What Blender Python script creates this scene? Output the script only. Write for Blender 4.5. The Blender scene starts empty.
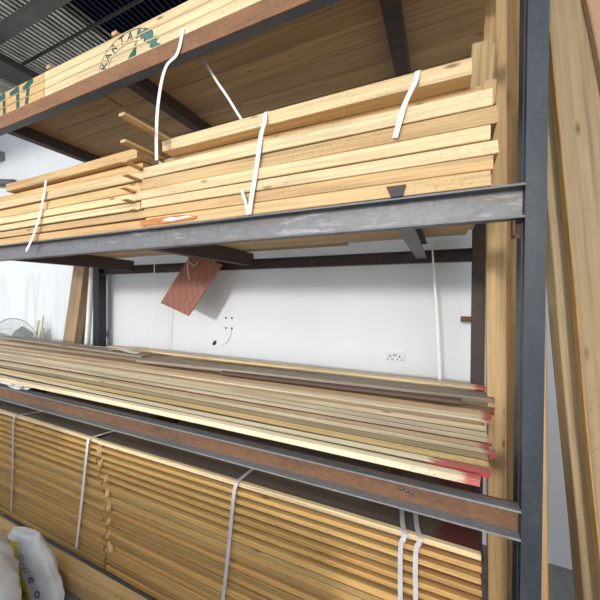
import bpy, bmesh, math, random
from mathutils import Vector, Matrix, noise
rnd = random.Random(7)
S = bpy.context.scene
COL = S.collection
H = 1.65                                    # eye height above the floor

# ------------------------------------------------------------------ camera
cam_d = bpy.data.cameras.new('camera'); cam = bpy.data.objects.new('camera', cam_d); COL.objects.link(cam)
cam_d.sensor_width = 36; cam_d.lens = 36 * 315 / 600; cam_d.clip_start = .02
y_, p_, r_ = math.radians(24.4), math.radians(-.55), math.radians(.38)
F = Vector((-math.sin(y_)*math.cos(p_), math.cos(y_)*math.cos(p_), math.sin(p_)))
R0 = Vector((math.cos(y_), math.sin(y_), 0)); U0 = R0.cross(F)
Rv = math.cos(r_)*R0 + math.sin(r_)*U0; Uv = -math.sin(r_)*R0 + math.cos(r_)*U0
M = Matrix((Rv, Uv, -F)).transposed().to_4x4(); M.translation = (0, 0, H)
cam.matrix_world = M
S.camera = cam

# ------------------------------------------------------------------ light
w = bpy.data.worlds.new('sky'); S.world = w; w.use_nodes = True
bg = w.node_tree.nodes['Background']; bg.inputs[0].default_value = (.86, .93, 1.0, 1); bg.inputs[1].default_value = 2.1
sun_d = bpy.data.lights.new('sun', 'SUN'); sun = bpy.data.objects.new('sun', sun_d); COL.objects.link(sun)
sun_d.energy = 1.5; sun_d.angle = math.radians(6); sun_d.color = (1, .955, .89)
sun.rotation_euler = Vector((.10, 1, -.178)).to_track_quat('-Z', 'Y').to_euler()
S.view_settings.view_transform = 'Standard'; S.view_settings.look = 'None'
S.view_settings.gamma = 1; S.view_settings.use_curve_mapping = False
S.view_settings.exposure = 0.18

# ------------------------------------------------------------------ material helpers
def mat(name, rough=.6, metal=0):
    m = bpy.data.materials.new(name); m.use_nodes = True
    nt = m.node_tree; b = nt.nodes['Principled BSDF']
    b.inputs['Roughness'].default_value = rough; b.inputs['Metallic'].default_value = metal
    return m, nt, b
def N(nt, t, **kw):
    n = nt.nodes.new(t)
    for k, v in kw.items():
        if k in n.inputs.keys() and not hasattr(n, k): n.inputs[k].default_value = v
        else: setattr(n, k, v)
    return n
def ramp(nt, fac, stops):
    n = nt.nodes.new('ShaderNodeValToRGB'); e = n.color_ramp.elements
    while len(e) < len(stops): e.new(.5)
    for i, (p, c) in enumerate(stops):
        e[i].position = p; e[i].color = (c, c, c, 1) if not isinstance(c, tuple) else (*c, 1)
    nt.links.new(fac, n.inputs[0]); return n.outputs[0]
def mix(nt, a, b, f, mode='MIX'):
    n = nt.nodes.new('ShaderNodeMix'); n.data_type = 'RGBA'; n.blend_type = mode
    for s, v in ((6, a), (7, b), (0, f)):
        if isinstance(v, tuple): n.inputs[s].default_value = (*v, 1)
        elif isinstance(v, (int, float)): n.inputs[s].default_value = v
        else: nt.links.new(v, n.inputs[s])
    return n.outputs[2]
def math_(nt, op, a, b=0.0):
    n = nt.nodes.new('ShaderNodeMath'); n.operation = op
    for s, v in ((0, a), (1, b)):
        if isinstance(v, (int, float)): n.inputs[s].default_value = v
        else: nt.links.new(v, n.inputs[s])
    return n.outputs[0]
def coords(nt, scale, rand=True):
    tc = nt.nodes.new('ShaderNodeTexCoord'); mp = nt.nodes.new('ShaderNodeMapping')
    mp.inputs['Scale'].default_value = scale
    nt.links.new(tc.outputs['Object'], mp.inputs[0])
    if rand:
        oi = nt.nodes.new('ShaderNodeObjectInfo')
        k = math_(nt, 'MULTIPLY', oi.outputs['Random'], 37.0)
        nt.links.new(k, mp.inputs['Location'])
    return mp.outputs[0]
def noise_tex(nt, vec, scale=1, detail=4, rough=.55):
    n = nt.nodes.new('ShaderNodeTexNoise'); n.inputs['Scale'].default_value = scale
    n.inputs['Detail'].default_value = detail; n.inputs['Roughness'].default_value = rough
    nt.links.new(vec, n.inputs['Vector']); return n.outputs['Fac']
def bump(nt, b, h, strength=.2, dist=.003):
    n = nt.nodes.new('ShaderNodeBump'); n.inputs['Strength'].default_value = strength; n.inputs['Distance'].default_value = dist
    nt.links.new(h, n.inputs['Height']); nt.links.new(n.outputs[0], b.inputs['Normal'])

def wood(name, red=False, fixed=None):
    """sawn softwood: the object's own colour tints it, grain runs along local X"""
    m, nt, b = mat(name, .62)
    oi = nt.nodes.new('ShaderNodeObjectInfo')
    g = noise_tex(nt, coords(nt, (1.3, 55, 55)), 1, 5, .62)
    br = noise_tex(nt, coords(nt, (.9, 9, 9)), 1, 3)
    fine = noise_tex(nt, coords(nt, (9, 160, 160)), 1, 2)
    c = mix(nt, fixed or oi.outputs['Color'], ramp(nt, g, [(.28, .60), (.5, .95), (.75, 1.14)]), 1.0, 'MULTIPLY')
    c = mix(nt, c, ramp(nt, br, [(.3, (.80, .74, .66)), (.55, (1, 1, 1))]), .75, 'MULTIPLY')
    c = mix(nt, c, ramp(nt, fine, [(.3, .82), (.6, 1.0)]), .6, 'MULTIPLY')
    # rough sawn patches: small dark flecks across the grain
    fl = noise_tex(nt, coords(nt, (100, 140, 140)), 1, 4, .75); pm = noise_tex(nt, coords(nt, (2.2, 6, 6)), 1, 2)
    f = math_(nt, 'MULTIPLY', ramp(nt, fl, [(.52, 0.), (.66, 1.)]), ramp(nt, pm, [(.48, 0.), (.60, .5)]))
    c = mix(nt, c, (.16, .07, .03), f)
    # knots
    vo = nt.nodes.new('ShaderNodeTexVoronoi'); vo.inputs['Scale'].default_value = 1
    nt.links.new(coords(nt, (3.2, 11, 11)), vo.inputs['Vector'])
    k = ramp(nt, vo.outputs['Distance'], [(.035, .85), (.11, 0.)])
    c = mix(nt, c, (.13, .06, .025), k)
    if red:                                  # end sealed with red paint, its reach is stored in the object's index (mm)
        tc = nt.nodes.new('ShaderNodeTexCoord'); sx = nt.nodes.new('ShaderNodeSeparateXYZ')
        nt.links.new(tc.outputs['Object'], sx.inputs[0])
        reach = math_(nt, 'MULTIPLY', oi.outputs['Object Index'], .001)
        rag = noise_tex(nt, coords(nt, (16, 90, 90)), 1, 4, .7)
        rr = math_(nt, 'MULTIPLY', reach, math_(nt, 'ADD', math_(nt, 'MULTIPLY', rag, 1.6), .2))
        d = math_(nt, 'ADD', sx.outputs[0], rr)
        mk = ramp(nt, math_(nt, 'MULTIPLY', d, 12.0), [(0., 0.), (.35, .82)])
        pc = mix(nt, (.62, .045, .06), (.30, .014, .028), rag)
        pc = mix(nt, pc, ramp(nt, oi.outputs['Color'], [(.1, .22), (.6, 1.)]), 1.0, 'MULTIPLY')
        c = mix(nt, c, pc, mk)
    nt.links.new(c, b.inputs['Base Color'])
    bump(nt, b, g, .35, .002)
    return m
W = wood('sawn_timber'); WR = wood('sawn_timber_red_end', red=True); WSHADE = wood('brown_gap_shade_edge', red=True, fixed=(.13, .075, .042))  # last one: front edges browned to stand in for shade in the board gaps

def steel(name, base, rust, amount, rough=.5, lo=.45, scale=(3, 14, 14), metal=0.25, scuff=.08):
    m, nt, b = mat(name, rough, metal)
    n1 = noise_tex(nt, coords(nt, scale, False), 1, 6, .65); n2 = noise_tex(nt, coords(nt, (40, 60, 60), False), 1, 4, .7)
    c = mix(nt, base, rust, ramp(nt, n1, [(lo, 0.), (lo+.2, amount)]))
    c = mix(nt, c, ramp(nt, n2, [(.3, .72), (.65, 1.15)]), .8, 'MULTIPLY')
    n3 = noise_tex(nt, coords(nt, (1.7, 9, 9) if scuff > .1 else (12, 12, 6), False), 2, 5, .7)
    c = mix(nt, c, (.42, .42, .42), ramp(nt, n3, [(.58, 0.), (.7, scuff)]))
    nt.links.new(c, b.inputs['Base Color'])
    b.inputs['Roughness'].default_value = rough
    bump(nt, b, n2, .15, .001); return m
ST_GREY = steel('grey_steel', (.13, .135, .145), (.22, .17, .14), .4)
ST_MID = steel('bare_grey_web', (.165, .165, .17), (.20, .13, .09), .6, lo=.48, scale=(4, 22, 22), scuff=.75)
ST_LIP = steel('pale_grey_flange', (.27, .28, .28), (.18, .15, .13), .5)
ST_RUST = steel('rusty_web', (.19, .092, .045), (.085, .052, .038), .8, .75, metal=.0)
ST_ORANGE = steel('orange_rusty_web', (.26, .12, .05), (.15, .075, .045), .7, .75, metal=0)
ST_DARK = steel('dark_brown_painted_steel', (.042, .026, .021), (.075, .034, .022), .7, .6, metal=0)
ST_BLUE = steel('blue_grey_post_steel', (.036, .043, .053), (.055, .060, .068), .8, .5, scale=(9, 9, 3), metal=.2)

def plain(name, col, rough=.5, metal=0, var=.0, vscale=(6, 6, 6)):
    m, nt, b = mat(name, rough, metal)
    if var:
        n = noise_tex(nt, coords(nt, vscale), 1, 5, .6)
        c = mix(nt, col, ramp(nt, n, [(.3, 1-var), (.65, 1.)]), 1.0, 'MULTIPLY'); nt.links.new(c, b.inputs['Base Color'])
    else: b.inputs['Base Color'].default_value = (*col, 1)
    return m
BAND = plain('white_plastic_band', (.80, .79, .76), .4, 0, .12, (20, 20, 20))
BAND_GREY = plain('dusty_plastic_band', (.58, .54, .54), .35, 0, .2, (20, 20, 20))
INK = plain('green_ink', (.012, .115, .085), .7, 0, .55, (60, 60, 60))
INK_DARK = plain('blue_black_ink', (.03, .05, .07), .7, 0, .5, (90, 90, 90))
EDGE = plain('waney_bark_edge', (.66, .38, .12), .75, 0, .4, (8, 40, 40))
BLACKP = plain('black_plastic', (.02, .02, .02), .5)
WHITEP = plain('white_plastic', (.78, .78, .77), .35)
GREYP = plain('grey_plastic', (.38, .40, .42), .4)
NAVY = plain('navy_print', (.03, .035, .17), .45)
GREYPRINT = plain('grey_print', (.30, .30, .36), .45)
OLIVE = plain('dark_olive_print', (.07, .06, .01), .45)
YELLOW = plain('yellow_print', (.66, .48, .012), .38, 0, .12)
RUSTP = plain('rusty_plate', (.16, .09, .06), .8, 0, .5, (40, 40, 40))

# ------------------------------------------------------------------ mesh helpers
def link(name, me, m=None, parent=None, loc=(0, 0, 0)):
    o = bpy.data.objects.new(name, me); COL.objects.link(o)
    o.location = loc
    if m is not None:
        for k in (m if isinstance(m, (list, tuple)) else [m]): me.materials.append(k)
    if parent: o.parent = parent
    return o
def finish(bm, name, m, parent=None, loc=(0, 0, 0), smooth=False):
    bmesh.ops.recalc_face_normals(bm, faces=bm.faces)
    me = bpy.data.meshes.new(name); bm.to_mesh(me); bm.free()
    if smooth:
        for p in me.polygons: p.use_smooth = True
    return link(name, me, m, parent, loc)
def box(bm, x0, x1, y0, y1, z0, z1, mi=0):
    v = [bm.verts.new(p) for p in ((x0,y0,z0),(x1,y0,z0),(x1,y1,z0),(x0,y1,z0),(x0,y0,z1),(x1,y0,z1),(x1,y1,z1),(x0,y1,z1))]
    fs = [bm.faces.new([v[i] for i in q]) for q in ((0,3,2,1),(4,5,6,7),(0,1,5,4),(1,2,6,5),(2,3,7,6),(3,0,4,7))]
    for f in fs: f.material_index = mi
    return v
def bevel(bm, w_=.002, seg=1):
    bmesh.ops.bevel(bm, geom=list(bm.edges), offset=w_, segments=seg, affect='EDGES', clamp_overlap=True)
def tag(o, label=None, cat=None, group=None, kind=None):
    if label: o['label'] = label
    if cat: o['category'] = cat
    if group: o['group'] = group
    if kind: o['kind'] = kind
    return o
def empty(name, loc=(0, 0, 0)):
    o = bpy.data.objects.new(name, None); COL.objects.link(o); o.location = loc; o.empty_display_size = .1; return o
def tube(bm, pts, r, n=8, cap=True):
    pts = [Vector(p) for p in pts]; rings = []
    for i, p in enumerate(pts):
        t = (pts[min(i+1, len(pts)-1)] - pts[max(i-1, 0)]).normalized()
        a = t.orthogonal().normalized() if i == 0 else (rings[-1][1] - t*rings[-1][1].dot(t)).normalized()
        b = t.cross(a); rr = r(i) if callable(r) else r
        rings.append(([bm.verts.new(p + rr*(math.cos(2*math.pi*k/n)*a + math.sin(2*math.pi*k/n)*b)) for k in range(n)], a))
    for (q, _), (s, _) in zip(rings, rings[1:]):
        for k in range(n): bm.faces.new((q[k], q[(k+1) % n], s[(k+1) % n], s[k]))
    if cap: bm.faces.new(rings[0][0][::-1]); bm.faces.new(rings[-1][0])
def spline(pts, n=6):
    P = [Vector(p) for p in pts]; P = [2*P[0]-P[1]] + P + [2*P[-1]-P[-2]]; out = []
    for i in range(1, len(P)-2):
        for k in range(n):
            t = k/n; a, b, c, d = P[i-1:i+3]
            out.append(.5*((2*b)+(c-a)*t+(2*a-5*b+4*c-d)*t*t+(3*b-a-3*c+d)*t**3))
    out.append(P[-2]); return out
def ribbon(name, pts, width, side, m, thick=.0014, smooth_n=6, curve=True, parent=None):
    """flat plastic band along pts; side = direction of its width (vector or one per point)"""
    pts = spline(pts, smooth_n) if curve else [Vector(p) for p in pts]
    bm = bmesh.new(); rows = []
    for i, p in enumerate(pts):
        t = (pts[min(i+1, len(pts)-1)] - pts[max(i-1, 0)]).normalized()
        s = Vector(side); s = (s - t*s.dot(t)).normalized(); nrm = t.cross(s)
        rows.append([bm.verts.new(p + s*a*width/2 + nrm*b*thick/2) for a, b in ((-1,-1),(1,-1),(1,1),(-1,1))])
    for a, b in zip(rows, rows[1:]):
        for k in range(4): bm.faces.new((a[k], a[(k+1)%4], b[(k+1)%4], b[k]))
    bm.faces.new(rows[0][::-1]); bm.faces.new(rows[-1])
    return finish(bm, name, m, parent)

def board_mesh(L, depth, th, bow=.003, seg=10, sag=0, rough_end=.0):
    """a sawn board from x=-L to 0, y 0..depth, z 0..th, lightly bowed, with eased arrises"""
    bm = bmesh.new(); e = min(.0025, th*.12); rows = []
    ph = rnd.uniform(0, 6.28); ph2 = rnd.uniform(0, 6.28)
    prof = [(e,0),(depth-e,0),(depth,e),(depth,th-e),(depth-e,th),(e,th),(0,th-e),(0,e)]
    for i in range(seg+1):
        t = i/seg; x = -L*t
        dy = bow*math.sin(t*5+ph); dz = sag*math.sin(t*4.3+ph2)
        rows.append([bm.verts.new((x + (rnd.uniform(-rough_end, rough_end) if i in (0, seg) else 0), y+dy, z+dz)) for y, z in prof])
    for a, b in zip(rows, rows[1:]):
        for k in range(8): bm.faces.new((a[k], a[(k+1)%8], b[(k+1)%8], b[k]))
    bm.faces.new(rows[0][::-1]); bm.faces.new(rows[-1])
    bmesh.ops.recalc_face_normals(bm, faces=bm.faces)
    me = bpy.data.meshes.new('board'); bm.to_mesh(me); bm.free(); return me
def col_jit(c, j=.10):
    k = 1 + rnd.uniform(-j, j); h = rnd.uniform(-j, j)*.4
    return (min(1, c[0]*k*(1+h)), c[1]*k, c[2]*k*(1-h), 1)
HONEY = (.66, .415, .18); PALE = (.84, .625, .345); DULL = (.50, .32, .14); BROWN = (.34, .225, .12); GREYW = (.30, .25, .19)
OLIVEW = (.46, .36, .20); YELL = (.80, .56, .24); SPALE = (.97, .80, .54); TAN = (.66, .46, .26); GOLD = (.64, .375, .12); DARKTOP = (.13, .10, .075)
def board(name, label, cat, group, x1, L, y0, depth, z0, th, col, red=0, bow=.003, sag=0, m=None, rot=0, tilt=0, jit=.10, rough_end=0.):
    me = board_mesh(L, depth, th, bow, sag=sag, rough_end=rough_end)
    o = link(name, me, m or (WR if red else W), None, (x1, y0, z0 + H))
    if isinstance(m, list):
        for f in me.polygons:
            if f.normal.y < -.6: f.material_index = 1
    o.color = col_jit(col, jit); o.pass_index = int(red); o.rotation_euler = (tilt, 0, rot)
    tag(o, label, cat, group); return o
ORD = ['bottom', 'second', 'third', 'fourth', 'fifth', 'sixth', 'seventh', 'eighth', 'ninth', 'tenth', 'eleventh', 'twelfth', 'thirteenth',
       'fourteenth', 'fifteenth', 'sixteenth', 'seventeenth', 'eighteenth', 'nineteenth', 'twentieth', 'twenty-first', 'twenty-second']

# ------------------------------------------------------------------ the setting
m, nt, b = mat('painted_white_wall', .7)
n1 = noise_tex(nt, coords(nt, (1.2, 1, .6), False), 1, 5); n2 = noise_tex(nt, coords(nt, (8, 5, .9), False), 1, 4, .65); n3 = noise_tex(nt, coords(nt, (45, 45, 45), False), 1, 3)
c = mix(nt, (.72, .735, .75), ramp(nt, n1, [(.3, .93), (.6, 1.)]), 1.0, 'MULTIPLY')
tc = nt.nodes.new('ShaderNodeTexCoord'); sx = nt.nodes.new('ShaderNodeSeparateXYZ'); nt.links.new(tc.outputs['Object'], sx.inputs[0])
left = ramp(nt, math_(nt, 'MULTIPLY', math_(nt, 'ADD', sx.outputs[0], 5.6), .5), [(.35, 1.), (.85, .06)])
c = mix(nt, c, (.42, .42, .42), math_(nt, 'MULTIPLY', math_(nt, 'MULTIPLY', ramp(nt, n2, [(.48, 0.), (.75, .6)]), ramp(nt, math_(nt, 'MULTIPLY', sx.outputs[2], .5), [(.95, 1.), (1., .0)])), left))    # streaky dirt on the left bay
c = mix(nt, c, (.35, .34, .33), ramp(nt, n3, [(.70, 0.), (.76, .5)]))
nt.links.new(c, b.inputs['Base Color']); bump(nt, b, n3, .1, .002); WALL = m
bm = bmesh.new(); box(bm, -8, 3.2, 2.42, 2.62, 0, 4.4)
tag(finish(bm, 'wall_back', WALL), kind='structure')
bm = bmesh.new(); box(bm, -8.2, -8, -3.5, 2.62, 0, 4.4); tag(finish(bm, 'wall_left', WALL), kind='structure')

m, nt, b = mat('dusty_concrete', .85)
n1 = noise_tex(nt, coords(nt, (2, 2, 2), False), 1, 6, .6); n2 = noise_tex(nt, coords(nt, (40, 40, 40), False), 1, 4)
c = mix(nt, (.17, .165, .16), (.26, .25, .235), ramp(nt, n1, [(.35, 0.), (.65, 1.)])); c = mix(nt, c, ramp(nt, n2, [(.3, .7), (.6, 1.)]), .8, 'MULTIPLY')
nt.links.new(c, b.inputs['Base Color']); bump(nt, b, n2, .3, .004)
bm = bmesh.new(); box(bm, -8.2, 3.2, -8, 2.62, -.15, 0)
tag(finish(bm, 'floor', m), kind='structure')

# shed's open front, with light blockers added out of view: low walls, right pier
bm = bmesh.new(); box(bm, .66, 3.2, -.5, -.35, 0, 4.1)
tag(finish(bm, 'added_shade_pier', WALL), kind='structure')  # unseen pier, added to shade the planks at the right
bm = bmesh.new(); box(bm, -2.34, -.50, -.14, -.02, 0, .91); box(bm, -5.0, -2.34, -.14, -.02, 0, 1.04)
tag(finish(bm, 'added_shade_wall', plain('grey_shade_wall', (.25, .24, .23), .9, 0, .3)), kind='structure')  # unseen low walls, added to darken the lower floor stack
# roof: corrugated sheets, ribs along Y
def corrugated(x0, x1, y0, y1, z, pitch, amp):
    bm = bmesh.new(); n = int((x1-x0)/pitch); prev = None
    prof = [(0, 0), (.34, 0), (.5, 1), (.84, 1)]
    for i in range(n):
        for fx, fz in prof:
            x = x0 + (i+fx)*pitch; v = [bm.verts.new((x, y0, z+amp*fz)), bm.verts.new((x, y1, z+amp*fz))]
            if prev: bm.faces.new((prev[0], v[0], v[1], prev[1]))
            prev = v
    g = bmesh.ops.solidify(bm, geom=list(bm.faces), thickness=.002)
    return bm
ROOF_G = plain('grey_roof_sheet', (.60, .58, .53), .55, .0, .45, (30, 3, 3))
ROOF_B = plain('blue_roof_sheet', (.035, .05, .09), .5, .1, .4, (30, 3, 3))
ceil = finish(corrugated(-8.2, -3.0, -.5, 2.62, 2.62+H, .062, .022), 'ceiling', ROOF_G); tag(ceil, kind='structure')
roofb = finish(corrugated(-3.2, 3.2, -.5, 2.62, 2.645+H, .062, .022), 'ceiling', ROOF_B); tag(roofb, kind='structure')
RAFT = plain('dark_roof_steel', (.060, .052, .046), .6, .1, .3)
RAFT_G = plain('grey_purlin_steel', (.14, .125, .115), .6, .1, .3)
def struct_box(name, mt, *a):
    bm = bmesh.new(); box(bm, *a); return tag(finish(bm, name, mt), kind='structure')
struct_box('trim_1', RAFT_G, -8, 3.2, 1.575, 1.68, 2.55+H, 2.615+H)      # purlin
struct_box('trim_2', RAFT_G, -8, 3.2, -.5, -.34, 2.48+H, 2.615+H)
struct_box('trim_3', RAFT, -4.47, -4.14, -.5, 2.42, 2.40+H, 2.478+H)    # rafter
for i, yy in enumerate((.6, 1.02, 1.95, 2.2)):
    struct_box('trim_%d' % (i+4), RAFT, -8, 3.2, yy, yy+.012, 2.585+H, 2.615+H)      # laps across the sheets

# ------------------------------------------------------------------ the steel rack
rack = tag(empty('storage_rack', (0, 1.75, 0)), 'welded steel storage rack with three shelf levels of timber', 'rack')
def ppart(name, bm, mt, label=None, smooth=False):
    o = finish(bm, name, mt, None, (0, 0, 0), smooth); o.parent = rack; o.location = (0, -1.75, 0)
    if label: o['label'] = label
    return o
def channel(z0, z1, x0, x1, y0, depth, front=True, t=.007):
    """steel channel, open towards -Y when front"""
    bm = bmesh.new(); z0 += H; z1 += H
    if front: box(bm, x0, x1, y0+depth-t, y0+depth, z0, z1, 0)
    else: box(bm, x0, x1, y0, y0+t, z0, z1, 0)
    ya, yb = (y0, y0+depth-t) if front else (y0+t, y0+depth)
    box(bm, x0, x1, ya, yb, z1-t, z1, 1); box(bm, x0, x1, ya, yb, z0, z0+t, 1)
    # fillets inside the channel
    return bm
XL = -3.60
ppart('beam', channel(1.216, 1.304, XL, .234, 1.2, .055, False), [ST_ORANGE, ST_GREY], 'front beam of the top shelf, orange rust on its web')
ppart('beam', channel(.257, .366, XL, .234, 1.2, .05), [ST_MID, ST_GREY], 'bare grey front beam of the middle shelf')
ppart('beam', channel(-.776, -.678, XL, .234, 1.2, .05), [ST_RUST, ST_LIP], 'brown rusty front beam of the lower shelf')
for z0, z1, lb in ((1.216, 1.304, None), (.236, .318, 'dark brown rear beam of the middle shelf'), (-.776, -.678, None)):
    ppart('beam', channel(z0, z1, -3.48, .168, 2.27, .05), [ST_DARK, ST_DARK], lb)
def hpost(x0, x1, y0, y1, mt, label, top=1.9):
    bm = bmesh.new(); t = .007; xm = (x0+x1)/2
    box(bm, x0+.0015, x1-.0015, y0+.003, y1, 0, H+top); box(bm, x0, x1, y0, y0+.005, 0, H+top)      # box section with a welded face plate
    box(bm, x0-.0012, x0+.002, y0+.045, y0+.048, 0, H+top)
    box(bm, x0-.012, x1+.012, y0-.012, y1+.012, 0, .008)
    return ppart('post', bm, mt, label)
hpost(.234, .289, 1.2, 1.335, ST_BLUE, 'blue grey front upright at the right')
hpost(XL-.055, XL, 1.2, 1.335, ST_BLUE, None)
hpost(.168, .240, 2.262, 2.345, ST_DARK, 'dark rear upright at the right')
hpost(-3.58, -3.48, 2.262, 2.35, steel('blue_black_steel', (.018, .022, .028), (.03, .03, .03), .5), 'black rear upright at the left')
def cross(x, z0, z1, wd=.055, lb=None):
    bm = bmesh.new(); t = .006; a, c = 1.257, 2.269
    box(bm, x+wd/2-t, x+wd/2, a, c, z0+H, z1+H); box(bm, x-wd/2, x+wd/2-t, a, c, z0+H, z0+t+H); box(bm, x-wd/2, x+wd/2-t, a, c, z1-t+H, z1+H)
    ppart('crossbeam', bm, ST_DARK, lb)
for x in (-2.98, -1.66, -.215): cross(x, 1.222, 1.303, .07)
for x in (-2.96, -1.50): cross(x, .262, .364, .07)
bm = bmesh.new(); box(bm, -.165, -.159, 1.251, 2.269, .262+H, .364+H); box(bm, -.159, -.10, 1.251, 2.269, .262+H, .268+H); box(bm, -.159, -.10, 1.251, 2.269, .358+H, .364+H)
ppart('crossbeam', bm, ST_GREY, 'grey channel crossbeam under the middle shelf at the right')
for x in (-2.9, -1.5, -.15): cross(x, -.776, -.682, .06)
# cleats and weld marks
bm = bmesh.new(); box(bm, .205, .235, 1.255, 1.262, .20+H, .257+H); box(bm, .205, .212, 1.22, 1.255, .205+H, .257+H); bevel(bm, .001)
ppart('cleat', bm, RUSTP, 'small rusty cleat under the end of the middle beam')
bm = bmesh.new(); box(bm, .105, .168, 2.29, 2.296, -.155+H, -.118+H); box(bm, .12, .135, 2.287, 2.29, -.145+H, -.128+H)
ppart('bracket', bm, RUSTP, 'small rusty bracket on the rear upright')
bm = bmesh.new()
v = box(bm, -.195, -.125, 1.190, 1.199, .367+H, .408+H)
for q in v:
    if q.co.z < .38+H: q.co.x += .018 if q.co.x < -.16 else -.012
bevel(bm, .0008)
ppart('bracket', bm, ST_DARK, 'small dark bracket on top of the middle beam')
bm = bmesh.new()
for k in range(3): 
    bmesh.ops.create_icosphere(bm, subdivisions=2, radius=.009, matrix=Matrix.Translation((-.135+k*.018, 1.243, -.725+H-k*.003)) @ Matrix.Diagonal((1, .4, .8, 1)))
ppart('weld', bm, plain('weld_bead', (.12, .10, .12), .35, .6), 'grey weld beads on the rusty lower beam', True)

# ------------------------------------------------------------------ middle shelf: thick sawn boards
G_MID = 'thick sawn boards in the middle shelf stack'
zs = [.369, .424, .474, .522, .574, .634, .694]
cR = [HONEY, HONEY, PALE, PALE, HONEY, PALE, PALE]
JX = -1.52
for i in range(6):
    th = zs[i+1] - zs[i] - .0035
    xj = JX + (.05, .03, .0, -.02, .0, .03)[i] + .02
    yo = 1.2 + rnd.uniform(0, .008)
    board('sawn_board', '%s board from the bottom in the middle shelf stack, right of the stickers' % ORD[i] if i else 'lowest board of the middle shelf stack, right of the protruding stickers', 'board', G_MID,
          .15 + rnd.uniform(-.012, .012), .15 - xj, yo, .14, zs[i], th, cR[i], bow=.003, sag=.0008, rough_end=.004)
    board('sawn_board', '%s board from the bottom in the middle shelf stack, left of the stickers' % ORD[i] if i else 'lowest board of the middle shelf stack, left of the protruding stickers', 'board', G_MID,
          xj - .006, 3.57+xj-.006, yo + rnd.uniform(0, .012), .14, zs[i], th - .0055, cR[i], bow=.003, sag=.0008)
def smear(name, host, pts, m, off):
    bm = bmesh.new(); vs = [bm.verts.new((x-host.location.x, 0, z+H-host.location.z)) for x, z in pts]; bm.faces.new(vs)
    g = bmesh.ops.extrude_face_region(bm, geom=bm.faces[:])
    for v in [v for v in g['geom'] if isinstance(v, bmesh.types.BMVert)]: v.co.y -= .0005
    for v in bm.verts: v.co.y -= off
    return finish(bm, name, m, host)
hb = [o for o in COL.objects if o.get('label', '').startswith('lowest board of the middle shelf stack, right')][0]
smear('orange_paint_mark', hb, [(-1.50+.0, .378), (-1.30, .376), (-1.12, .380), (-1.10, .392), (-1.16, .405), (-1.25, .411), (-1.40, .409), (-1.49, .404)], plain('orange_paint', (.60, .21, .06), .7, 0, .5, (30, 60, 60)), .0035)['label'] = 'smeared orange paint mark'
smear('white_paint_mark', hb, [(-1.33, .388), (-1.27, .384), (-1.20, .388), (-1.13, .391), (-1.15, .402), (-1.22, .400), (-1.28, .405), (-1.32, .400)], plain('white_paint', (.78, .70, .60), .7, 0, .3, (60, 90, 90)), .0045)['label'] = 'smeared white paint mark'
# set-back rows on top
board('sawn_board', 'shaded set-back board under the topmost board of the middle shelf, right side', 'board', G_MID, .14, 1.62, 1.335, .14, .694, .091, HONEY)
board('sawn_board', 'topmost thick board of the middle shelf stack, right of the hanging white strap', 'board', G_MID, 0.085, 1.487, 1.262, .15, .788, .060, PALE, sag=.001, rot=.003)
board('sawn_board', 'topmost thick board of the middle shelf stack, left end with round corner', 'board', G_MID, -1.60, 1.45, 1.262, .15, .790, .058, HONEY, rot=-.006)
board('sawn_board', 'set-back board under the topmost board of the middle shelf, left side', 'board', G_MID, -1.60, 1.96, 1.30, .14, .694, .085, HONEY)
# boards behind, seen from below between the crossbeams
for k in range(5):
    board('sawn_board', '%s shelf board behind the front row, seen from under the middle shelf' % ['first', 'second', 'third', 'fourth', 'rearmost'][k], 'board', 'middle shelf boards seen from below',
          .14 + rnd.uniform(-.02, .01), 4.2, 1.367 + k*.143, .138, .369, .05, [HONEY, YELL, DULL, HONEY, OLIVEW][k], bow=.001)
board('sawn_board', 'stained board lying across the gap behind the second crossbeam, under middle shelf', 'board', None, -.62, 1.0, 2.07, .12, .369, .04, BROWN, rot=.0)
# stickers sticking out between the two halves
for k, (dx, z) in enumerate(((.175, .8492), (.062, .7862), (.05, .694), (.03, .634), (.0, .574), (-.02, .522), (.0, .474))):
    lb = ['topmost thin sticker poking out of the middle shelf stack joint', 'second sticker from the top poking out at the joint of middle stack', 'third sticker from the top poking out at the joint of middle stack',
          'fourth sticker from the top poking out at the joint of middle stack', 'fifth sticker from the top poking out at the joint of middle stack', 'sixth sticker from the top poking out at the joint of middle stack', 'lowest short sticker at the joint of middle stack'][k]
    x1 = JX + dx
    o = board('wooden_sticker', lb, 'sticker', 'thin stickers at the joint of the middle stack', 0, .40 if k < 2 else .24, 0, .042, 0, 0.005 if k > 1 else .014, HONEY, bow=0)
    o.rotation_euler = (0, 0, math.radians(-90 + (rnd.uniform(-2, 2)))); o.location = (JX + dx + .012 - (.060 if k > 1 else .075), (1.01, 1.10, 1.105, 1.12, 1.125, 1.15, 1.18)[k], z + H - (.0063 if k > 1 else 0))
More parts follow.
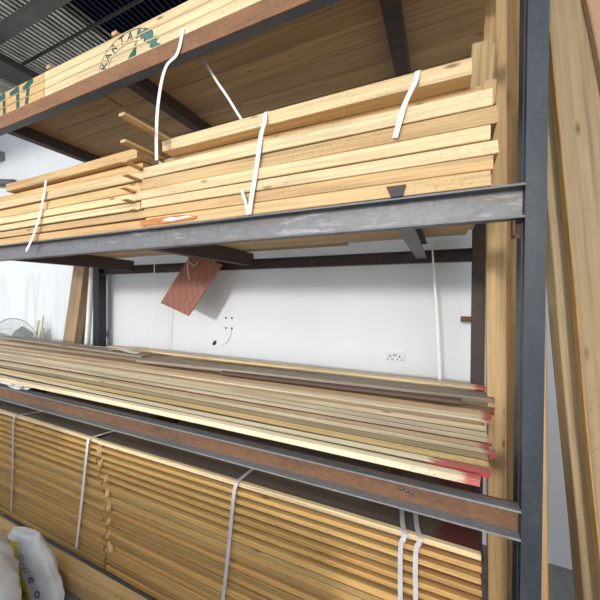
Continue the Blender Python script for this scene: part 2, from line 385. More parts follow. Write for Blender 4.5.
# upright slats at the right end of the stack
def plank(name, label, cat, group, b0, t0, wb, wt, thick, col, face=(0, -1, 0), m=None, wav=0., seg=14, edge='left', jit=.06, parent=None, shape=None):
    """upright plank: b0/t0 = lower/upper left front corner, width to the right; slab extends away from the viewer"""
    b0 = Vector(b0); t0 = Vector(t0); ax = (t0-b0); L = ax.length; ax.normalize()
    n = Vector(face); n = (n - ax*n.dot(ax)).normalized(); s = ax.cross(n) * -1     # s: to the right
    if s.x < 0: s = -s
    bm = bmesh.new(); rows = []; ph = rnd.uniform(0, 6)
    for i in range(seg+1):
        t = i/seg; wd = wb + (wt-wb)*t; x = L*t
        l = wav*noise.noise(Vector((t*5+ph, 0, 0))); r = wav*noise.noise(Vector((t*5+ph, 9, 0)))
        if shape: l += shape[0](t); wd += shape[1](t)
        e = .003
        rows.append([bm.verts.new(p) for p in ((x, l+e, 0), (x, wd+r-e, 0), (x, wd+r, e), (x, wd+r, thick-e), (x, wd+r-e, thick), (x, l+e, thick), (x, l, thick-e), (x, l, e))])
    for a, c in zip(rows, rows[1:]):
        for k in range(8): bm.faces.new((a[k], a[(k+1)%8], c[(k+1)%8], c[k]))
    if isinstance(m, list):
        for f in bm.faces:
            if all(v.co.y < 1e9 and min(abs(v.co.z-q) for q in (0, .003, thick-.003, thick)) < 1e-4 for v in f.verts) and len({round(v.co.z, 4) for v in f.verts}) == 2 and max(v.co.y for v in f.verts) < wb*.45: f.material_index = 1
    bm.faces.new(rows[0][::-1]); bm.faces.new(rows[-1])
    o = finish(bm, name, m or W, parent)
    mw = Matrix((ax, s, -n)).transposed().to_4x4(); mw.translation = b0; o.matrix_world = mw
    o.color = col_jit(col, jit); tag(o, label, cat, group); return o
GS = 'offcut slats standing on the end of the middle stack'
plank('offcut_stick', 'wide upright slat leaning on the end of the topmost middle board', 'slat', GS, (.090, 1.46, .786+H), (.098, 1.47, 1.04+H), .056, .056, .012, (.56, .40, .19))
plank('offcut_stick', 'shorter upright slat in front of the others at stack end', 'slat', GS, (.108, 1.38, .69+H), (.122, 1.39, .965+H), .048, .05, .012, (.50, .34, .15))
plank('offcut_stick', 'tall narrow upright slat behind the two wide slats', 'slat', GS, (.132, 1.49, .69+H), (.150, 1.52, 1.29+H), .036, .04, .014, DULL)
plank('offcut_stick', 'small stub of slat standing on the right end of stack', 'slat', GS, (.118, 1.30, .69+H), (.122, 1.30, .775+H), .045, .045, .014, DULL)

# ------------------------------------------------------------------ top shelf pack
G_TOP = 'boards of the stamped pack on the top shelf'
zt = [1.3045, 1.358, 1.412, 1.468]; JT = -2.40
top_boards = []
for i in range(3):
    for side in (0, 1):
        x1, L = ((.15, .15-JT) if side else (JT - .008 + rnd.uniform(-.006, .006), 1.16))
        lb = '%s board of the top shelf pack %s' % (['lowest', 'middle', 'uppermost'][i], ['at far left with the big green letters', 'with part of the round green stamp'][side])
        top_boards.append((i, side, board('planed_board', lb, 'board', G_TOP, x1, L, 1.2, .14, zt[i], zt[i+1]-zt[i]-.0025, PALE if side else HONEY, bow=0, jit=.05)))
for k in range(6):
    for side in (0, 1):
        x1, L = ((.185 + rnd.uniform(-.01, .005), 2.2) if side else (-2.03, 1.0 + rnd.uniform(-.01, .01)))
        board('planed_board', '%s plank from the front in the top shelf underside, %s' % (['second', 'third', 'fourth', 'fifth', 'sixth', 'rearmost'][k], ['beyond the joint at far left', 'main right part']) if False else
              '%s plank from the front on the underside of the top shelf, %s part' % (['second', 'third', 'fourth', 'fifth', 'sixth', 'rearmost'][k], ['left', 'right'][side]), 'board', 'planks seen from under the top shelf',
              x1, L, 1.345 + k*.146, .1435, 1.3045, .05, DULL, bow=.0006, jit=.09)
for k, x in enumerate((-2.36, -1.72)):
    o = board('wooden_sticker', ['short sticker lying across the top pack, left one', 'short sticker lying across the top pack, near the round stamp'][k], 'sticker', 'stickers on top of the top pack', 0, .4, 0, .04, 0, .02, HONEY, bow=0)
    o.rotation_euler = (0, 0, math.radians(-90)); o.location = (x, 1.19, 1.4685+H)

# --- green stencil letters and round stamp, cut to the boards they are printed on
def clip_to(me_bm, x0, x1, z0, z1):
    for co, no in (((x0,0,0),(-1,0,0)), ((x1,0,0),(1,0,0)), ((0,0,z0),(0,0,-1)), ((0,0,z1),(0,0,1))):
        bmesh.ops.bisect_plane(me_bm, geom=me_bm.verts[:]+me_bm.edges[:]+me_bm.faces[:], plane_co=co, plane_no=no, clear_outer=True)
def text_bm(s, size, cx, cz, rot, sx=1., bold=0.):
    cu = bpy.data.curves.new('t', 'FONT'); cu.body = s; cu.size = size; cu.align_x = 'CENTER'; cu.align_y = 'CENTER'; cu.offset = bold
    o = bpy.data.objects.new('t', cu); COL.objects.link(o); dg = bpy.context.evaluated_depsgraph_get(); dg.update()
    me = bpy.data.meshes.new_from_object(o.evaluated_get(dg)); bpy.data.objects.remove(o)
    me.transform(Matrix.Translation((cx, 0, cz)) @ Matrix.Rotation(rot, 4, 'Y') @ Matrix.Rotation(math.pi/2, 4, 'X') @ Matrix.Diagonal((sx, 1, 1, 1)))
    return me
def poly(bm, pts, y=0): bm.faces.new([bm.verts.new((x, y, z)) for x, z in pts])
def stroke(bm, pts, wd):
    for q, ((ax, az), (bx, bz)) in enumerate(zip(pts, pts[1:])):
        d = Vector((bx-ax, bz-az)).normalized(); n = Vector((-d.y, d.x))*wd/2; e = d*wd*.3
        poly(bm, [(ax-e.x+n.x, az-e.y+n.y), (ax-e.x-n.x, az-e.y-n.y), (bx+e.x-n.x, bz+e.y-n.y), (bx+e.x+n.x, bz+e.y+n.y)], -.00012*(len(bm.faces) % 5))
def print_on(bm_src, m, names):
    src = bpy.data.meshes.new('tmp'); bm_src.to_mesh(src); bm_src.free()
    for i, side, o in top_boards:
        bm = bmesh.new(); bm.from_mesh(src)
        x0, x1 = ((JT, .15) if side else (-3.5, JT-.012))
        clip_to(bm, x0, x1, zt[i]+.004, zt[i+1]-.006)
        if len(bm.faces) == 0: bm.free(); continue
        g = bmesh.ops.extrude_face_region(bm, geom=bm.faces[:])
        for v in [v for v in g['geom'] if isinstance(v, bmesh.types.BMVert)]: v.co.y -= .0004
        for v in bm.verts: v.co += Vector((-o.location.x, -.0003, -(o.location.z-H)))
        p = finish(bm, names, m, o); p['label'] = 'printed mark on the board edge'
for paths in ([[(-2.985, 1.29), (-2.98, 1.43), (-2.91, 1.44), (-2.90, 1.29)]], [[(-2.815, 1.425), (-2.725, 1.44), (-2.72, 1.29)]],
              [[(-2.645, 1.42), (-2.59, 1.44), (-2.545, 1.45)], [(-2.585, 1.44), (-2.615, 1.29)]]):
    bm = bmesh.new()
    for q in paths: stroke(bm, q, .042)
    print_on(bm, INK, 'stencil_letter')
cx, cz, rx, rz = -1.595, 1.285, .235, .155
def arc(bm, a0, a1, kx, kz, wd, n=20): stroke(bm, [(cx+rx*kx*math.cos(math.radians(a0+(a1-a0)*k/n)), cz+rz*kz*math.sin(math.radians(a0+(a1-a0)*k/n))) for k in range(n+1)], wd)
bm = bmesh.new(); arc(bm, 180, 40, 1.06, 1.10, .004); print_on(bm, INK_DARK, 'stamp_outer_ring')
bm = bmesh.new(); arc(bm, 180, 60, .72, .70, .003); print_on(bm, INK_DARK, 'stamp_inner_ring')
for ch, a in zip('KARTA', (163, 143, 124, 104, 86)):
    bm = bmesh.new(); ra = math.radians(a); me = text_bm(ch, .07, cx+rx*.89*math.cos(ra), cz+rz*.90*math.sin(ra), math.radians(90-a), 1.0, .001); bm.from_mesh(me)
    print_on(bm, INK_DARK, 'stamp_letter')
bm = bmesh.new(); prev = None
for k in range(24):                       # ragged smudged block that ends the arc
    a = math.radians(72 - k*2.8); r1, r2 = rnd.uniform(.72, .84), rnd.uniform(.96, 1.12)
    v = [bm.verts.new((cx+rx*q*math.cos(a), 0, cz+rz*q*math.sin(a))) for q in (r1, r2)]
    if prev: bm.faces.new((prev[0], v[0], v[1], prev[1]))
    prev = v
print_on(bm, plain('pale_green_ink', (.09, .22, .17), .7, 0, .75, (70, 70, 70)), 'stamp_smudge')
bm = bmesh.new(); poly(bm, [(-1.60, 1.305), (-1.535, 1.305), (-1.53, 1.34), (-1.53, 1.385), (-1.545, 1.365), (-1.56, 1.34), (-1.58, 1.33)])
print_on(bm, INK, 'stamp_emblem')

# ------------------------------------------------------------------ lower shelf: loose thin boards, red painted ends
G_SH = 'thin boards lying side by side on the lower shelf'
rows = [  # y front, right end x, colour, z lift, red mm, thickness
 (1.120, .112, SPALE, 0, 60, .020), (1.165, .146, SPALE, .004, 190, .022), (1.215, .150, YELL, .002, 14, .022), (1.270, .150, OLIVEW, .006, 0, .020), (1.325, .178, SPALE, .003, 45, .024), (1.375, .165, (.72, .50, .30), -.003, 45, .022),
 (1.420, .180, SPALE, .005, 25, .024), (1.475, .170, SPALE, .001, 0, .024), (1.535, .172, SPALE, .006, 0, .024), (1.600, .168, (.72, .50, .30), .0, 10, .024), (1.665, .205, SPALE, .006, 45, .024), (1.735, .215, (.72, .50, .30), .002, 45, .022), (1.810, .235, BROWN, .010, 20, .022),
 (1.890, .25, SPALE, .004, 30, .022), (1.975, .20, (.72, .50, .30), .004, 0, .022), (2.065, .18, OLIVEW, .002, 0, .022), (2.160, .18, SPALE, .008, 50, .02)]
NAMES = ['frontmost', 'second', 'third', 'fourth', 'fifth', 'sixth', 'seventh', 'eighth', 'ninth', 'tenth', 'eleventh', 'twelfth', 'thirteenth', 'fourteenth', 'fifteenth', 'sixteenth', 'rearmost']
ZS = -.590
for i, (yf, xe, c_, dz, red, th) in enumerate(rows):
    nxt = rows[i+1][0] if i+1 < len(rows) else 2.255
    lb = '%s thin board %s on the lower shelf%s' % (NAMES[i], 'by the wall' if i == 16 else 'counted from the front', ', red painted end' if red > 30 else '')
    board('thin_board', lb, 'board', G_SH, xe, (5.3 + rnd.uniform(-.3, .3)) if yf > 1.345 else 3.55 + xe, yf, nxt - yf - (.014, .010, .012)[i % 3], ZS+.010+dz*.35 if i else ZS, .014 if i else .024, c_, red=red, bow=.004, sag=.002, tilt=(.09, .05, .11)[i % 3], rot=rnd.uniform(-.002, .002), rough_end=.003, m=[WR, WSHADE] if i % 5 else WR)
board('thin_board', 'dark weathered grey board lying on top at the back of the lower shelf', 'board', G_SH, .245, 2.5, 1.86, .12, ZS+.056, .022, GREYW, red=20, rot=.035, sag=.003)
board('thin_board', 'dark bark edged strip lying on the lower shelf boards near the right end', 'board', G_SH, .09, 1.5, 1.79, .05, ZS+.050, .016, (.14, .085, .06), rot=.02, rough_end=.01)
board('thin_board', 'short narrow red ended board lying against the wall side of lower shelf', 'board', G_SH, .23, 3.4, 2.12, .08, ZS+.046, .018, PALE, red=60, rot=-.01)
board('thin_board', 'grey weathered board lying skewed at the left back of lower shelf', 'board', G_SH, -2.35, 2.6, 1.90, .11, ZS+.056, .02, GREYW, rot=-.04)
for k, x in enumerate((-2.9, -1.76, -.14)):
    o = board('wooden_bearer', ['bearer under the lower shelf boards at far left', 'bearer end showing under the lower shelf boards near the strap', 'bearer end under the lower shelf boards near the weld'][k], 'bearer', 'bearers under the lower shelf boards',
              0, .9, 0, .045, 0, .084, DULL, bow=0)
    o.rotation_euler = (0, 0, math.radians(-90)); o.location = (x, 1.30, -.6775+H)
# crumpled white plastic under the boards at the left
bm = bmesh.new(); bmesh.ops.create_icosphere(bm, subdivisions=4, radius=1)
for v in bm.verts:
    v.co *= 1 + .5*noise.noise(v.co*2.3) + .2*noise.noise(v.co*6)
    v.co = Vector((v.co.x*.11, v.co.y*.035, v.co.z*.013))
o = finish(bm, 'plastic_wrap', WHITEP, None, (-2.75, 1.222, -.655+H)); tag(o, 'crumpled white plastic wrap under the lower shelf boards at left', 'plastic wrap')

# ------------------------------------------------------------------ floor stack of battens
G_FL = 'battens of the strapped stack on the floor'
lay = []; z = -.858
for k in range(6): lay += [(z-.020, .0195, 0, GOLD if k else PALE, 10), (z-.0395, .0185, .020, (.15, .10, .055), 230)]; z -= .0405
k = 0
while z > -1.575:
    th = (.034, .031, .037)[k % 3]; lay.append((z-th, th-.0065, rnd.choice((0, .004, .009)), [GOLD, (.46, .28, .10), GOLD, (.52, .31, .11)][k % 4], 40)); z -= th; k += 1
n = len(lay)
ORD2 = ['topmost'] + ORD[1:] + ['twenty-third', 'twenty-fourth', 'twenty-fifth', 'twenty-sixth', 'twenty-seventh', 'twenty-eighth', 'twenty-ninth']
for i, (z0, th, dy, c_, red) in enumerate(lay):
    xj = -1.86 + .10*(i/n) + rnd.uniform(-.03, .03)
    w1 = .14 if i else .022
    ordn = ORD2[i] if i < n-1 else 'lowest'
    board('timber_batten', '%s batten%s of the floor stack, right of its joint' % (ordn, '' if i in (0, n-1) else ' from the top'), 'batten', G_FL, .128 + rnd.uniform(-.004, .003), .128-xj, 1.2+dy, w1, z0, th, c_, red=red, bow=.002, sag=.0006, jit=.08)
    board('timber_batten', '%s batten%s of the floor stack, left of its joint' % (ordn, '' if i in (0, n-1) else ' from the top'), 'batten', G_FL, xj - .012, 3.57 + xj, 1.2+dy+.002, w1, z0, th, c_, bow=.002, sag=.0006, jit=.08)
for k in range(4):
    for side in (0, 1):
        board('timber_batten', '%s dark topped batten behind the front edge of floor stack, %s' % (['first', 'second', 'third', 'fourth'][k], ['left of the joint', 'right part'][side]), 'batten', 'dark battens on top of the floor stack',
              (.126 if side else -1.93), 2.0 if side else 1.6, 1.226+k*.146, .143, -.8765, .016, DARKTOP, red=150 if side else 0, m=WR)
board('timber_batten', 'thin pale batten lying on the dark top of floor stack under the beam', 'batten', None, -.30, 2.6, 1.335, .018, -.8585, .012, PALE, bow=.001)
for k in range(8):
    z0 = -.93 - k*.077; x = -1.815 + .10*(k/8) + rnd.uniform(-.02, .02)
    o = board('wooden_peg', '%s small splintered offcut poking out at the joint of floor stack' % (['topmost'] + ORD[1:7] + ['lowest'])[k], 'offcut', 'splintered offcuts at the joint of the floor stack', 0, .05, 0, .022, 0, .012, HONEY, bow=0, rough_end=.005)
    o.rotation_euler = (rnd.uniform(-.4, .4), rnd.uniform(.2, .9), rnd.uniform(-1.2, -.3)); o.location = (x, 1.178, z0+H)
for k, x in enumerate((-3.0, -1.55, -.1)):
    bm = bmesh.new(); box(bm, x-.04, x+.04, 1.215, 2.2, 0, lay[-1][0]+H-.001); bevel(bm, .003)
    o = finish(bm, 'wooden_bearer', W); o.color = (*DULL, 1); tag(o, ['bearer under the floor stack at far left', 'bearer under the floor stack near the joint', 'bearer under the floor stack at the right'][k], 'bearer', 'bearers under the floor stack')
# baulk on the floor
bm = bmesh.new(); box(bm, 0, 2.75, 0, .088, 0, .098); bevel(bm, .006, 2)
o = finish(bm, 'timber_baulk', W, None, (-3.3, 1.052, .001)); o.color = (.66, .45, .20, 1); tag(o, 'thick square timber lying on the floor in front of the strapped stack', 'timber')

# ------------------------------------------------------------------ white straps
GB = 'white straps around the timber'
def strap(label, pts, width=.016, side=(1, 0, 0), mt=None, curve=True, n=6):
    o = ribbon('strap', [(x, y, z+H) for x, y, z in pts], width, side, mt or BAND, smooth_n=n, curve=curve); tag(o, label, 'strap', GB); return o
strap('white strap hanging over the top beam down to the stickers', [(-1.190, 1.197, 1.335), (-1.197, 1.196, 1.315), (-1.203, 1.196, 1.290), (-1.215, 1.193, 1.24), (-1.235, 1.19, 1.205), (-1.29, 1.185, 1.172), (-1.322, 1.18, 1.09), (-1.348, 1.18, .96), (-1.356, 1.18, .83), (-1.36, 1.185, .705)], .022)
strap('white strap wrapped around the middle shelf stack, left of centre', [(-.66, 1.38, .8495), (-.735, 1.275, .8495), (-.75, 1.258, .844), (-.745, 1.24, .79), (-.735, 1.194, .71), (-.755, 1.192, .58), (-.779, 1.192, .453), (-.794, 1.192, .368)], .022, n=5)
strap('thin loose strap end crossing the foot of the middle stack strap', [(-.832, 1.19, .48), (-.81, 1.189, .42), (-.797, 1.188, .367)], .014)
strap('white strap over the right part of the middle stack, ending between two boards', [(-.07, 1.36, .8495), (-.088, 1.275, .8495), (-.095, 1.257, .843), (-.10, 1.24, .80), (-.131, 1.193, .70), (-.148, 1.191, .643), (-.165, 1.191, .582)], .019, n=5)
strap('loose white strap hanging at the left end of middle stack', [(-2.363, 1.19, .75), (-2.397, 1.19, .625), (-2.455, 1.189, .487), (-2.527, 1.187, .372), (-2.59, 1.185, .30)], .022)
strap('slanting strap hanging from the underside of the top shelf pack', [(-1.205, 1.36, 1.296), (-1.12, 1.36, 1.16), (-1.05, 1.36, 1.06), (-.96, 1.36, .92), (-.91, 1.36, .851)], .013)
def floor_strap(label, x0, x1, zb, mt, wd, k=1.):
    strap(label, [(x0+.075*k, 1.325, -.8565), (x0+.03*k, 1.24, -.8565), (x0+.005, 1.198, -.857), (x0, 1.190, -.875), (x0-.01, 1.1895, -.93), ((x0+x1)/2, 1.1895, (zb-.9)/2), (x1, 1.1895, zb)], wd, mt=mt, n=5)
floor_strap('thin strap around the floor stack at far left', -2.76, -2.80, -1.55, BAND_GREY, .018)
floor_strap('white strap around the floor stack near its joint', -1.93, -2.045, -1.56, BAND, .020, .5)
floor_strap('greyish strap around the middle of the floor stack', -.86, -.945, -1.56, BAND_GREY, .018, .1)
floor_strap('left one of the paired straps near the red ends of floor stack', -.122, -.137, -1.56, BAND_GREY, .017, -.28)
floor_strap('right one of the paired straps near the red ends of floor stack', -.070, -.083, -1.56, BAND_GREY, .017, -.28)
strap('thin white strap hanging in front of the wall at left', [(-2.54, 2.19, .369), (-2.545, 2.19, .1), (-2.565, 2.19, -.2), (-2.59, 2.19, -.555)], .011)
strap('thin white strap hanging in front of the wall at right', [(-.068, 2.19, .369), (-.05, 2.19, .1), (-.03, 2.19, -.2), (-.012, 2.19, -.55)], .011)
strap('white strap end lying on the boards at the back of the lower shelf', [(-2.85, 1.975, -.508), (-2.70, 1.97, -.495), (-2.56, 1.955, -.504), (-2.45, 1.95, -.508)], .06, side=(0, 1, 0))

# ------------------------------------------------------------------ plywood tag on a string
m, nt, b = mat('red_brown_plywood', .55)
g = noise_tex(nt, coords(nt, (5, 30, 5)), 1, 5, .6)
wv = nt.nodes.new('ShaderNodeTexWave'); wv.inputs['Scale'].default_value = 1.6; wv.inputs['Distortion'].default_value = 9; wv.inputs['Detail'].default_value = 3; nt.links.new(coords(nt, (3, 14, 5)), wv.inputs[0])
c = mix(nt, (.36, .135, .075), (.25, .085, .05), g); c = mix(nt, c, (.19, .065, .04), math_(nt, 'MULTIPLY', wv.outputs['Fac'], .55)); nt.links.new(c, b.inputs['Base Color'])
tagroot = tag(empty('plywood_panel', (-1.95, 2.14, .27+H)), 'red brown plywood panel hanging on a string below the middle shelf', 'panel')
bm = bmesh.new(); fr = []
C4 = [Vector(q) for q in ((-2.325, 2.07, -.062), (-2.012, 2.09, -.172), (-1.70, 2.15, .27), (-2.02, 2.13, .38))]
nn = (C4[1]-C4[0]).cross(C4[3]-C4[0]).normalized()*.012
for dx in (Vector(), -nn): fr.append([bm.verts.new(q+dx-Vector((-1.95, 2.14, .27))) for q in C4])
bm.faces.new(fr[0]); bm.faces.new(fr[1][::-1])
for k in range(4): bm.faces.new((fr[0][k], fr[0][(k+1)%4], fr[1][(k+1)%4], fr[1][k]))
bevel(bm, .0015); finish(bm, 'panel', m, tagroot)
bm = bmesh.new(); tube(bm, spline([(-.02, -.09, .09), (-.025, -.10, .0), (-.02, -.095, -.10), (-.005, -.09, -.125)], 5), .005, 6)
tube(bm, spline([(-.02, -.085, .02), (.02, -.07, -.01), (.05, -.06, .02)], 5), .005, 6)
finish(bm, 'string', plain('pale_string', (.55, .45, .36), .8), tagroot, smooth=True)

# ------------------------------------------------------------------ upright timbers behind the stack end
GU = 'upright timbers behind the right end of the rack'
plank('upright_timber', 'pale upright timber standing behind the red board ends', 'timber', GU, (.232, 1.90, 0), (.185, 1.90, 3.4), .082, .092, .045, (.62, .42, .20), wav=.006)
plank('upright_timber', 'darker upright timber just left of the blue grey post', 'timber', GU, (.318, 2.06, 0), (.272, 2.08, 3.6), .085, .10, .04, DULL, wav=.004)
plank('upright_timber', 'narrow pale upright strip just right of the blue grey post', 'timber', GU, (.30, 1.50, 0), (.281, 1.51, 1.6), .094, .085, .03, HONEY)
# big planks leaning at the right
GP = 'big planks leaning on the right of the rack'
plank('leaning_plank', 'thick squared timber leaning just right of the blue grey post', 'plank', GP, (.523, 1.45, 0), (.285, 1.45, 2.75), .15, .15, .11, (.52, .385, .22), wav=.003)
plank('leaning_plank', 'wide waney edged plank leaning in front at the right', 'plank', GP, (.532, 1.30, 0), (.306, 1.33, 2.75), .235, .088, .05, (.40, .285, .155), wav=.006, m=[W, EDGE], shape=(lambda t: 0, lambda t: .03*math.sin(t*math.pi)))
plank('leaning_plank', 'reddish brown plank leaning in the upper right corner', 'plank', GP, (.80, 1.22, 0), (.36, 1.30, 2.9), .2, .12, .03, (.40, .23, .13), wav=.012)
plank('leaning_plank', 'pale plank behind the others at the right edge', 'plank', GP, (.74, 1.60, 0), (.42, 1.62, 3.2), .3, .3, .04, HONEY, wav=.008)

# ------------------------------------------------------------------ leaning plank, pipe, sticks and fan at the left
plank('leaning_plank', 'wide brown plank leaning on the wall at the left', 'plank', None, (-4.44, 2.28, 0), (-3.94, 2.31, 2.35), .24, .2, .09, (.40, .27, .15), wav=.004)
bm = bmesh.new(); tube(bm, [(-3.86, 2.30, 0), (-3.70, 2.36, 2.4)], .03, 14)
o = finish(bm, 'plastic_pipe', WHITEP, smooth=True); tag(o, 'white plastic pipe leaning beside the brown plank', 'pipe')
bm = bmesh.new(); tube(bm, [(-3.665, 2.30, 0), (-3.63, 2.36, 2.35)], .026, 14)
o = finish(bm, 'plastic_pipe', plain('blue_grey_pipe', (.16, .20, .27), .4), smooth=True); tag(o, 'blue grey pipe leaning beside the black rear upright', 'pipe')
for k, (x, t, zt_) in enumerate(((-4.68, .10, -.33), (-4.60, .13, -.26), (-4.52, .06, -.42))):
    plank('thin_stick', ['left split stick standing behind the lower shelf boards', 'tallest split stick standing behind the lower shelf boards', 'short split stick standing behind the lower shelf boards'][k], 'stick', 'split sticks by the wall',
          (x-.36, 2.28, 0), (x-.22+t, 2.32, zt_+H), .045, .008, .02, SPALE, wav=.012)
fx, fy, fz = -4.93, 2.12, -.635+H
fan = tag(empty('pedestal_fan', (fx, fy, 0)), 'pedestal fan with wire guard standing by the wall at left', 'fan')
tilt = Matrix.Translation((0, 0, fz)) @ Matrix.Rotation(math.radians(20), 4, 'Z') @ Matrix.Rotation(math.radians(90), 4, 'X')
GW = plain('grey_wire', (.30, .32, .34), .35, .6)
def ring(bm, r, zz, rad, n=48):
    tube(bm, [(r*math.cos(2*math.pi*k/n), r*math.sin(2*math.pi*k/n), zz) for k in range(n+1)], rad, 6, False)
bm = bmesh.new(); FR = .34
ring(bm, FR, 0, .006)
for k in range(48):
    a = 2*math.pi*k/48; ca, sa = math.cos(a), math.sin(a)
    for sgn in (1, -1):
        tube(bm, [(ca*.05, sa*.05, sgn*.075), (ca*FR*.6, sa*FR*.6, sgn*.065), (ca*FR, sa*FR, 0)], .0015, 4, False)
for r in (.12, .22): ring(bm, r, .072, .002)
bm.transform(tilt); finish(bm, 'wire_guard', GW, fan, smooth=True)
bm = bmesh.new()
for k in range(3):
    a = 2*math.pi*k/3 + .75; P = []
    for i in range(9):
        r = .05 + .25*i/8
        for s in (-1, 1):
            wdt = .09 + .05*math.sin(i/8*math.pi); an = a + s*wdt/max(r, .09)*.75
            P.append(bm.verts.new((r*math.cos(an), r*math.sin(an), s*.028)))
    for i in range(8): bm.faces.new((P[2*i], P[2*i+1], P[2*i+3], P[2*i+2]))
bmesh.ops.solidify(bm, geom=bm.faces[:], thickness=.003)
bm.transform(tilt); finish(bm, 'blades', plain('grey_green_blade', (.50, .54, .48), .35), fan, smooth=True)
bm = bmesh.new(); bmesh.ops.create_cone(bm, cap_ends=True, segments=24, radius1=.05, radius2=.04, depth=.17); bm.transform(tilt @ Matrix.Translation((0, 0, -.02))); finish(bm, 'motor', GREYP, fan)
bm = bmesh.new(); tube(bm, [(0, .06, .02), (0, .06, fz)], .016, 12); finish(bm, 'pole', GREYP, fan, smooth=True)
bm = bmesh.new(); bmesh.ops.create_cone(bm, cap_ends=True, segments=32, radius1=.2, radius2=.17, depth=.03, matrix=Matrix.Translation((0, .06, .015))); finish(bm, 'base', GREYP, fan)

# ------------------------------------------------------------------ wall fittings
def socket(name, x0, x1, z0, z1, label, double):
    r = tag(empty(name, ((x0+x1)/2, 2.42, z0+H)), label, 'socket'); wd, h = x1-x0, z1-z0
    bm = bmesh.new(); box(bm, -wd/2, wd/2, -.012, -.0005, 0, h); bevel(bm, .003, 2); pl_ = finish(bm, 'face_plate', plain('socket_white', (.66, .67, .69), .35), r)
    for cx in ((-wd*.25, wd*.25) if double else (0,)):
        bm = bmesh.new()
        box(bm, cx-.005, cx+.005, -.0128, -.012, h*.52, h*.70); box(bm, cx-.022, cx-.010, -.0128, -.012, h*.24, h*.34); box(bm, cx+.010, cx+.022, -.0128, -.012, h*.24, h*.34)
        finish(bm, 'pin_holes', BLACKP, pl_)
    for cx in ((-wd*.06, wd*.06) if double else (wd*.3,)):
        bm = bmesh.new(); box(bm, cx-.006, cx+.006, -.018, -.012, h*.62, h*.86); bevel(bm, .0015); finish(bm, 'rocker_switch', GREYP, pl_)
    return r
socket('wall_socket', -.388, -.250, -.479, -.405, 'double switched socket on the white wall at right', True)
socket('wall_socket', -3.60, -3.49+.0, -.485, -.398, 'single socket on the wall beside the black rear upright', False)
bm = bmesh.new()
for x, z in ((-1.864, -.202), (-1.795, -.202), (-1.864, -.298), (-1.795, -.298)):
    bmesh.ops.create_cone(bm, cap_ends=True, segments=12, radius1=.009, radius2=.009, depth=.004, matrix=Matrix.Translation((x, 2.418, z+H)) @ Matrix.Rotation(math.pi/2, 4, 'X'))
o = finish(bm, 'wall_plugs', BLACKP); tag(o, 'four dark fixing holes in a square on the white wall', 'wall plugs')
bm = bmesh.new(); tube(bm, spline([(-1.80, 2.416, -.31+H), (-1.81, 2.414, -.37+H), (-1.86, 2.414, -.44+H), (-1.92, 2.412, -.462+H)], 6), .0025, 6)
o = finish(bm, 'thin_cable', plain('pale_cable', (.6, .6, .6), .5), smooth=True); tag(o, 'thin pale cable curling down the wall below the four holes', 'cable')
bm = bmesh.new(); bmesh.ops.create_icosphere(bm, subdivisions=2, radius=.02, matrix=Matrix.Translation((-1.995, 2.412, -.447+H)) @ Matrix.Rotation(.6, 4, 'Y') @ Matrix.Diagonal((.8, .5, 1.4, 1)))
o = finish(bm, 'cable_clip', BLACKP, smooth=True); tag(o, 'small black cable clip on the wall left of the cable', 'clip')
bm = bmesh.new(); box(bm, -2.61, -2.600, 2.418, 2.4198, 0, 1.92); tag(finish(bm, 'trim_8', WALL), kind='structure')
r = tag(empty('wall_bracket', (-5.9, 2.42, 1.98+H)), 'grey metal bracket fixed high on the wall at left edge', 'bracket')
bm = bmesh.new(); box(bm, -.35, .06, -.10, 0, -.02, .10); bevel(bm, .006); finish(bm, 'plate', plain('bracket_grey', (.22, .22, .21), .6, .1), r)
bm = bmesh.new(); bmesh.ops.create_icosphere(bm, subdivisions=3, radius=.05, matrix=Matrix.Translation((-.05, -.14, .02))); finish(bm, 'knob', WHITEP, r, smooth=True)
bm = bmesh.new(); tube(bm, [(-7.0, 2.36, 1.80+H), (-5.45, 2.36, 1.56+H)], .05, 10)
o = finish(bm, 'wall_pipe', plain('dark_pipe', (.12, .12, .12), .6), smooth=True); tag(o, 'dark pipe sloping down along the wall at upper left', 'pipe')

# ------------------------------------------------------------------ sacks on the floor
def sack_mesh(prof, dp, seed, crumple=.02):
    """filled sack; prof = (height, half width) pairs from bottom to top"""
    bm = bmesh.new(); bmesh.ops.create_cube(bm, size=2); bmesh.ops.subdivide_edges(bm, edges=bm.edges[:], cuts=22, use_grid_fill=True)
    ht = prof[-1][0]
    for v in bm.verts:
        x, y, z = v.co; h = (z*.5+.5)*ht
        for (h0, w0), (h1, w1) in zip(prof, prof[1:]):
            if h0 <= h <= h1+1e-6: wd = w0+(w1-w0)*(h-h0)/(h1-h0); break
        k = (1-abs(x)**5*.75)*(1-max(z, 0)**3*.62)*(1-max(-z, 0)**8*.3)
        p = Vector((x*wd, y*dp/2*k, h))
        q = abs(noise.noise(p*7+Vector((seed, 0, 0))))*2-.5 + abs(noise.noise(p*15+Vector((0, seed, 0))))-.25 + .4*noise.noise(p*34)
        v.co = p + Vector((x*.4, y, z*.3))*q*crumple
    zmin = min(v.co.z for v in bm.verts)
    for v in bm.verts: v.co.z = max(0, v.co.z-zmin) if v.co.z-zmin > .012 else 0
    return bm
m, nt, b = mat('white_woven_sack', .38); n1 = noise_tex(nt, coords(nt, (7, 7, 7)), 1, 4)
nt.links.new(mix(nt, (.66, .67, .68), (.50, .50, .51), ramp(nt, n1, [(.45, 0.), (.7, 1.)])), b.inputs['Base Color']); SACK = m
r = tag(empty('sack', (-1.96, .69, .003)), 'crumpled plain white sack at the bottom left corner', 'sack')
o = finish(sack_mesh([(0, .27), (.15, .27), (.40, .24), (.50, .17), (.54, .06)], .24, 3, .028), 'bag', SACK, r, smooth=True); o.rotation_euler = (0, 0, math.radians(-6))
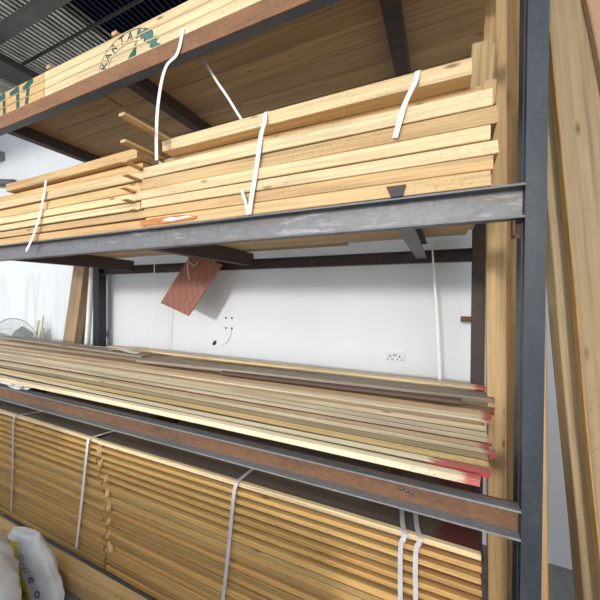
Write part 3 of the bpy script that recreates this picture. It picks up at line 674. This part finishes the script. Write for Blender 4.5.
r = tag(empty('sack', (-2.075, .945, .003)), 'white sack with yellow panel and navy letters, in front of the floor timber', 'sack')
r.rotation_euler = (0, 0, math.radians(6))
body = finish(sack_mesh([(0, .28), (.10, .275), (.20, .215), (.31, .125), (.35, .10)], .12, 11, .010), 'bag', SACK, r, smooth=True)
bpy.context.view_layer.update()
from mathutils.bvhtree import BVHTree
dg = bpy.context.evaluated_depsgraph_get(); tree = BVHTree.FromObject(body, dg)
def wrap(bm, name, mt, off=.002, sub=True):
    """lay a flat print (x,z) on the front of the sack"""
    if sub:
        bmesh.ops.triangulate(bm, faces=bm.faces[:])
        for k in range(14): bmesh.ops.bisect_plane(bm, geom=bm.verts[:]+bm.edges[:]+bm.faces[:], plane_co=(0, 0, .03+k*.03), plane_no=(0, 0, 1))
        for k in range(12): bmesh.ops.bisect_plane(bm, geom=bm.verts[:]+bm.edges[:]+bm.faces[:], plane_co=(-.2+k*.034, 0, 0), plane_no=(1, 0, 0))
    bmesh.ops.triangulate(bm, faces=bm.faces[:])
    bmesh.ops.remove_doubles(bm, verts=bm.verts[:], dist=1e-5)
    for v in bm.verts:
        hit = tree.ray_cast(Vector((v.co.x, -1, v.co.z)), Vector((0, 1, 0)))
        v.co.y = (hit[0].y if hit[0] else 0) - off
    g = bmesh.ops.extrude_face_region(bm, geom=bm.faces[:])
    for v in [v for v in g['geom'] if isinstance(v, bmesh.types.BMVert)]: v.co.y -= .0005
    return finish(bm, name, mt, r)
bm = bmesh.new(); poly(bm, [(-.075, .315), (-.005, .32), (.07, .20), (.15, .02), (-.03, .02), (.0, .2)]); wrap(bm, 'yellow_panel', YELLOW)
bm = bmesh.new()
for k in range(7):
    a = math.radians(20+k*24); stroke(bm, [(.06, .06), (.06+.05*math.cos(a), .06+.05*math.sin(a))], .011)
wrap(bm, 'plant_print', OLIVE, .0035)
for ch, x, z, sz in (('o', .190, .110, .075), ('e', .146, .172, .075), ('C', .075, .275, .045)):
    bm = bmesh.new(); bm.from_mesh(text_bm(ch, sz, x, z, math.radians(62), 1.0, 0)); wrap(bm, 'navy_letter' if ch != 'C' else 'small_letter', NAVY if ch != 'C' else GREYPRINT, .0075)
for z in (.205, .220, .240):
    bm = bmesh.new(); stroke(bm, [(.10+.2-z, z), (.135+.2-z, z+.006)], .007); wrap(bm, 'printed_bar', GREYPRINT, .0035)
# wood chip on the floor
bm = bmesh.new(); box(bm, -.03, .03, -.008, .008, 0, .006); bevel(bm, .002)
o = finish(bm, 'wood_chip', W, None, (-1.62, .98, .0005)); o.rotation_euler = (0, 0, .3); o.color = (.06, .04, .03, 1); tag(o, 'small dark wood chip on the concrete floor', 'wood chip')
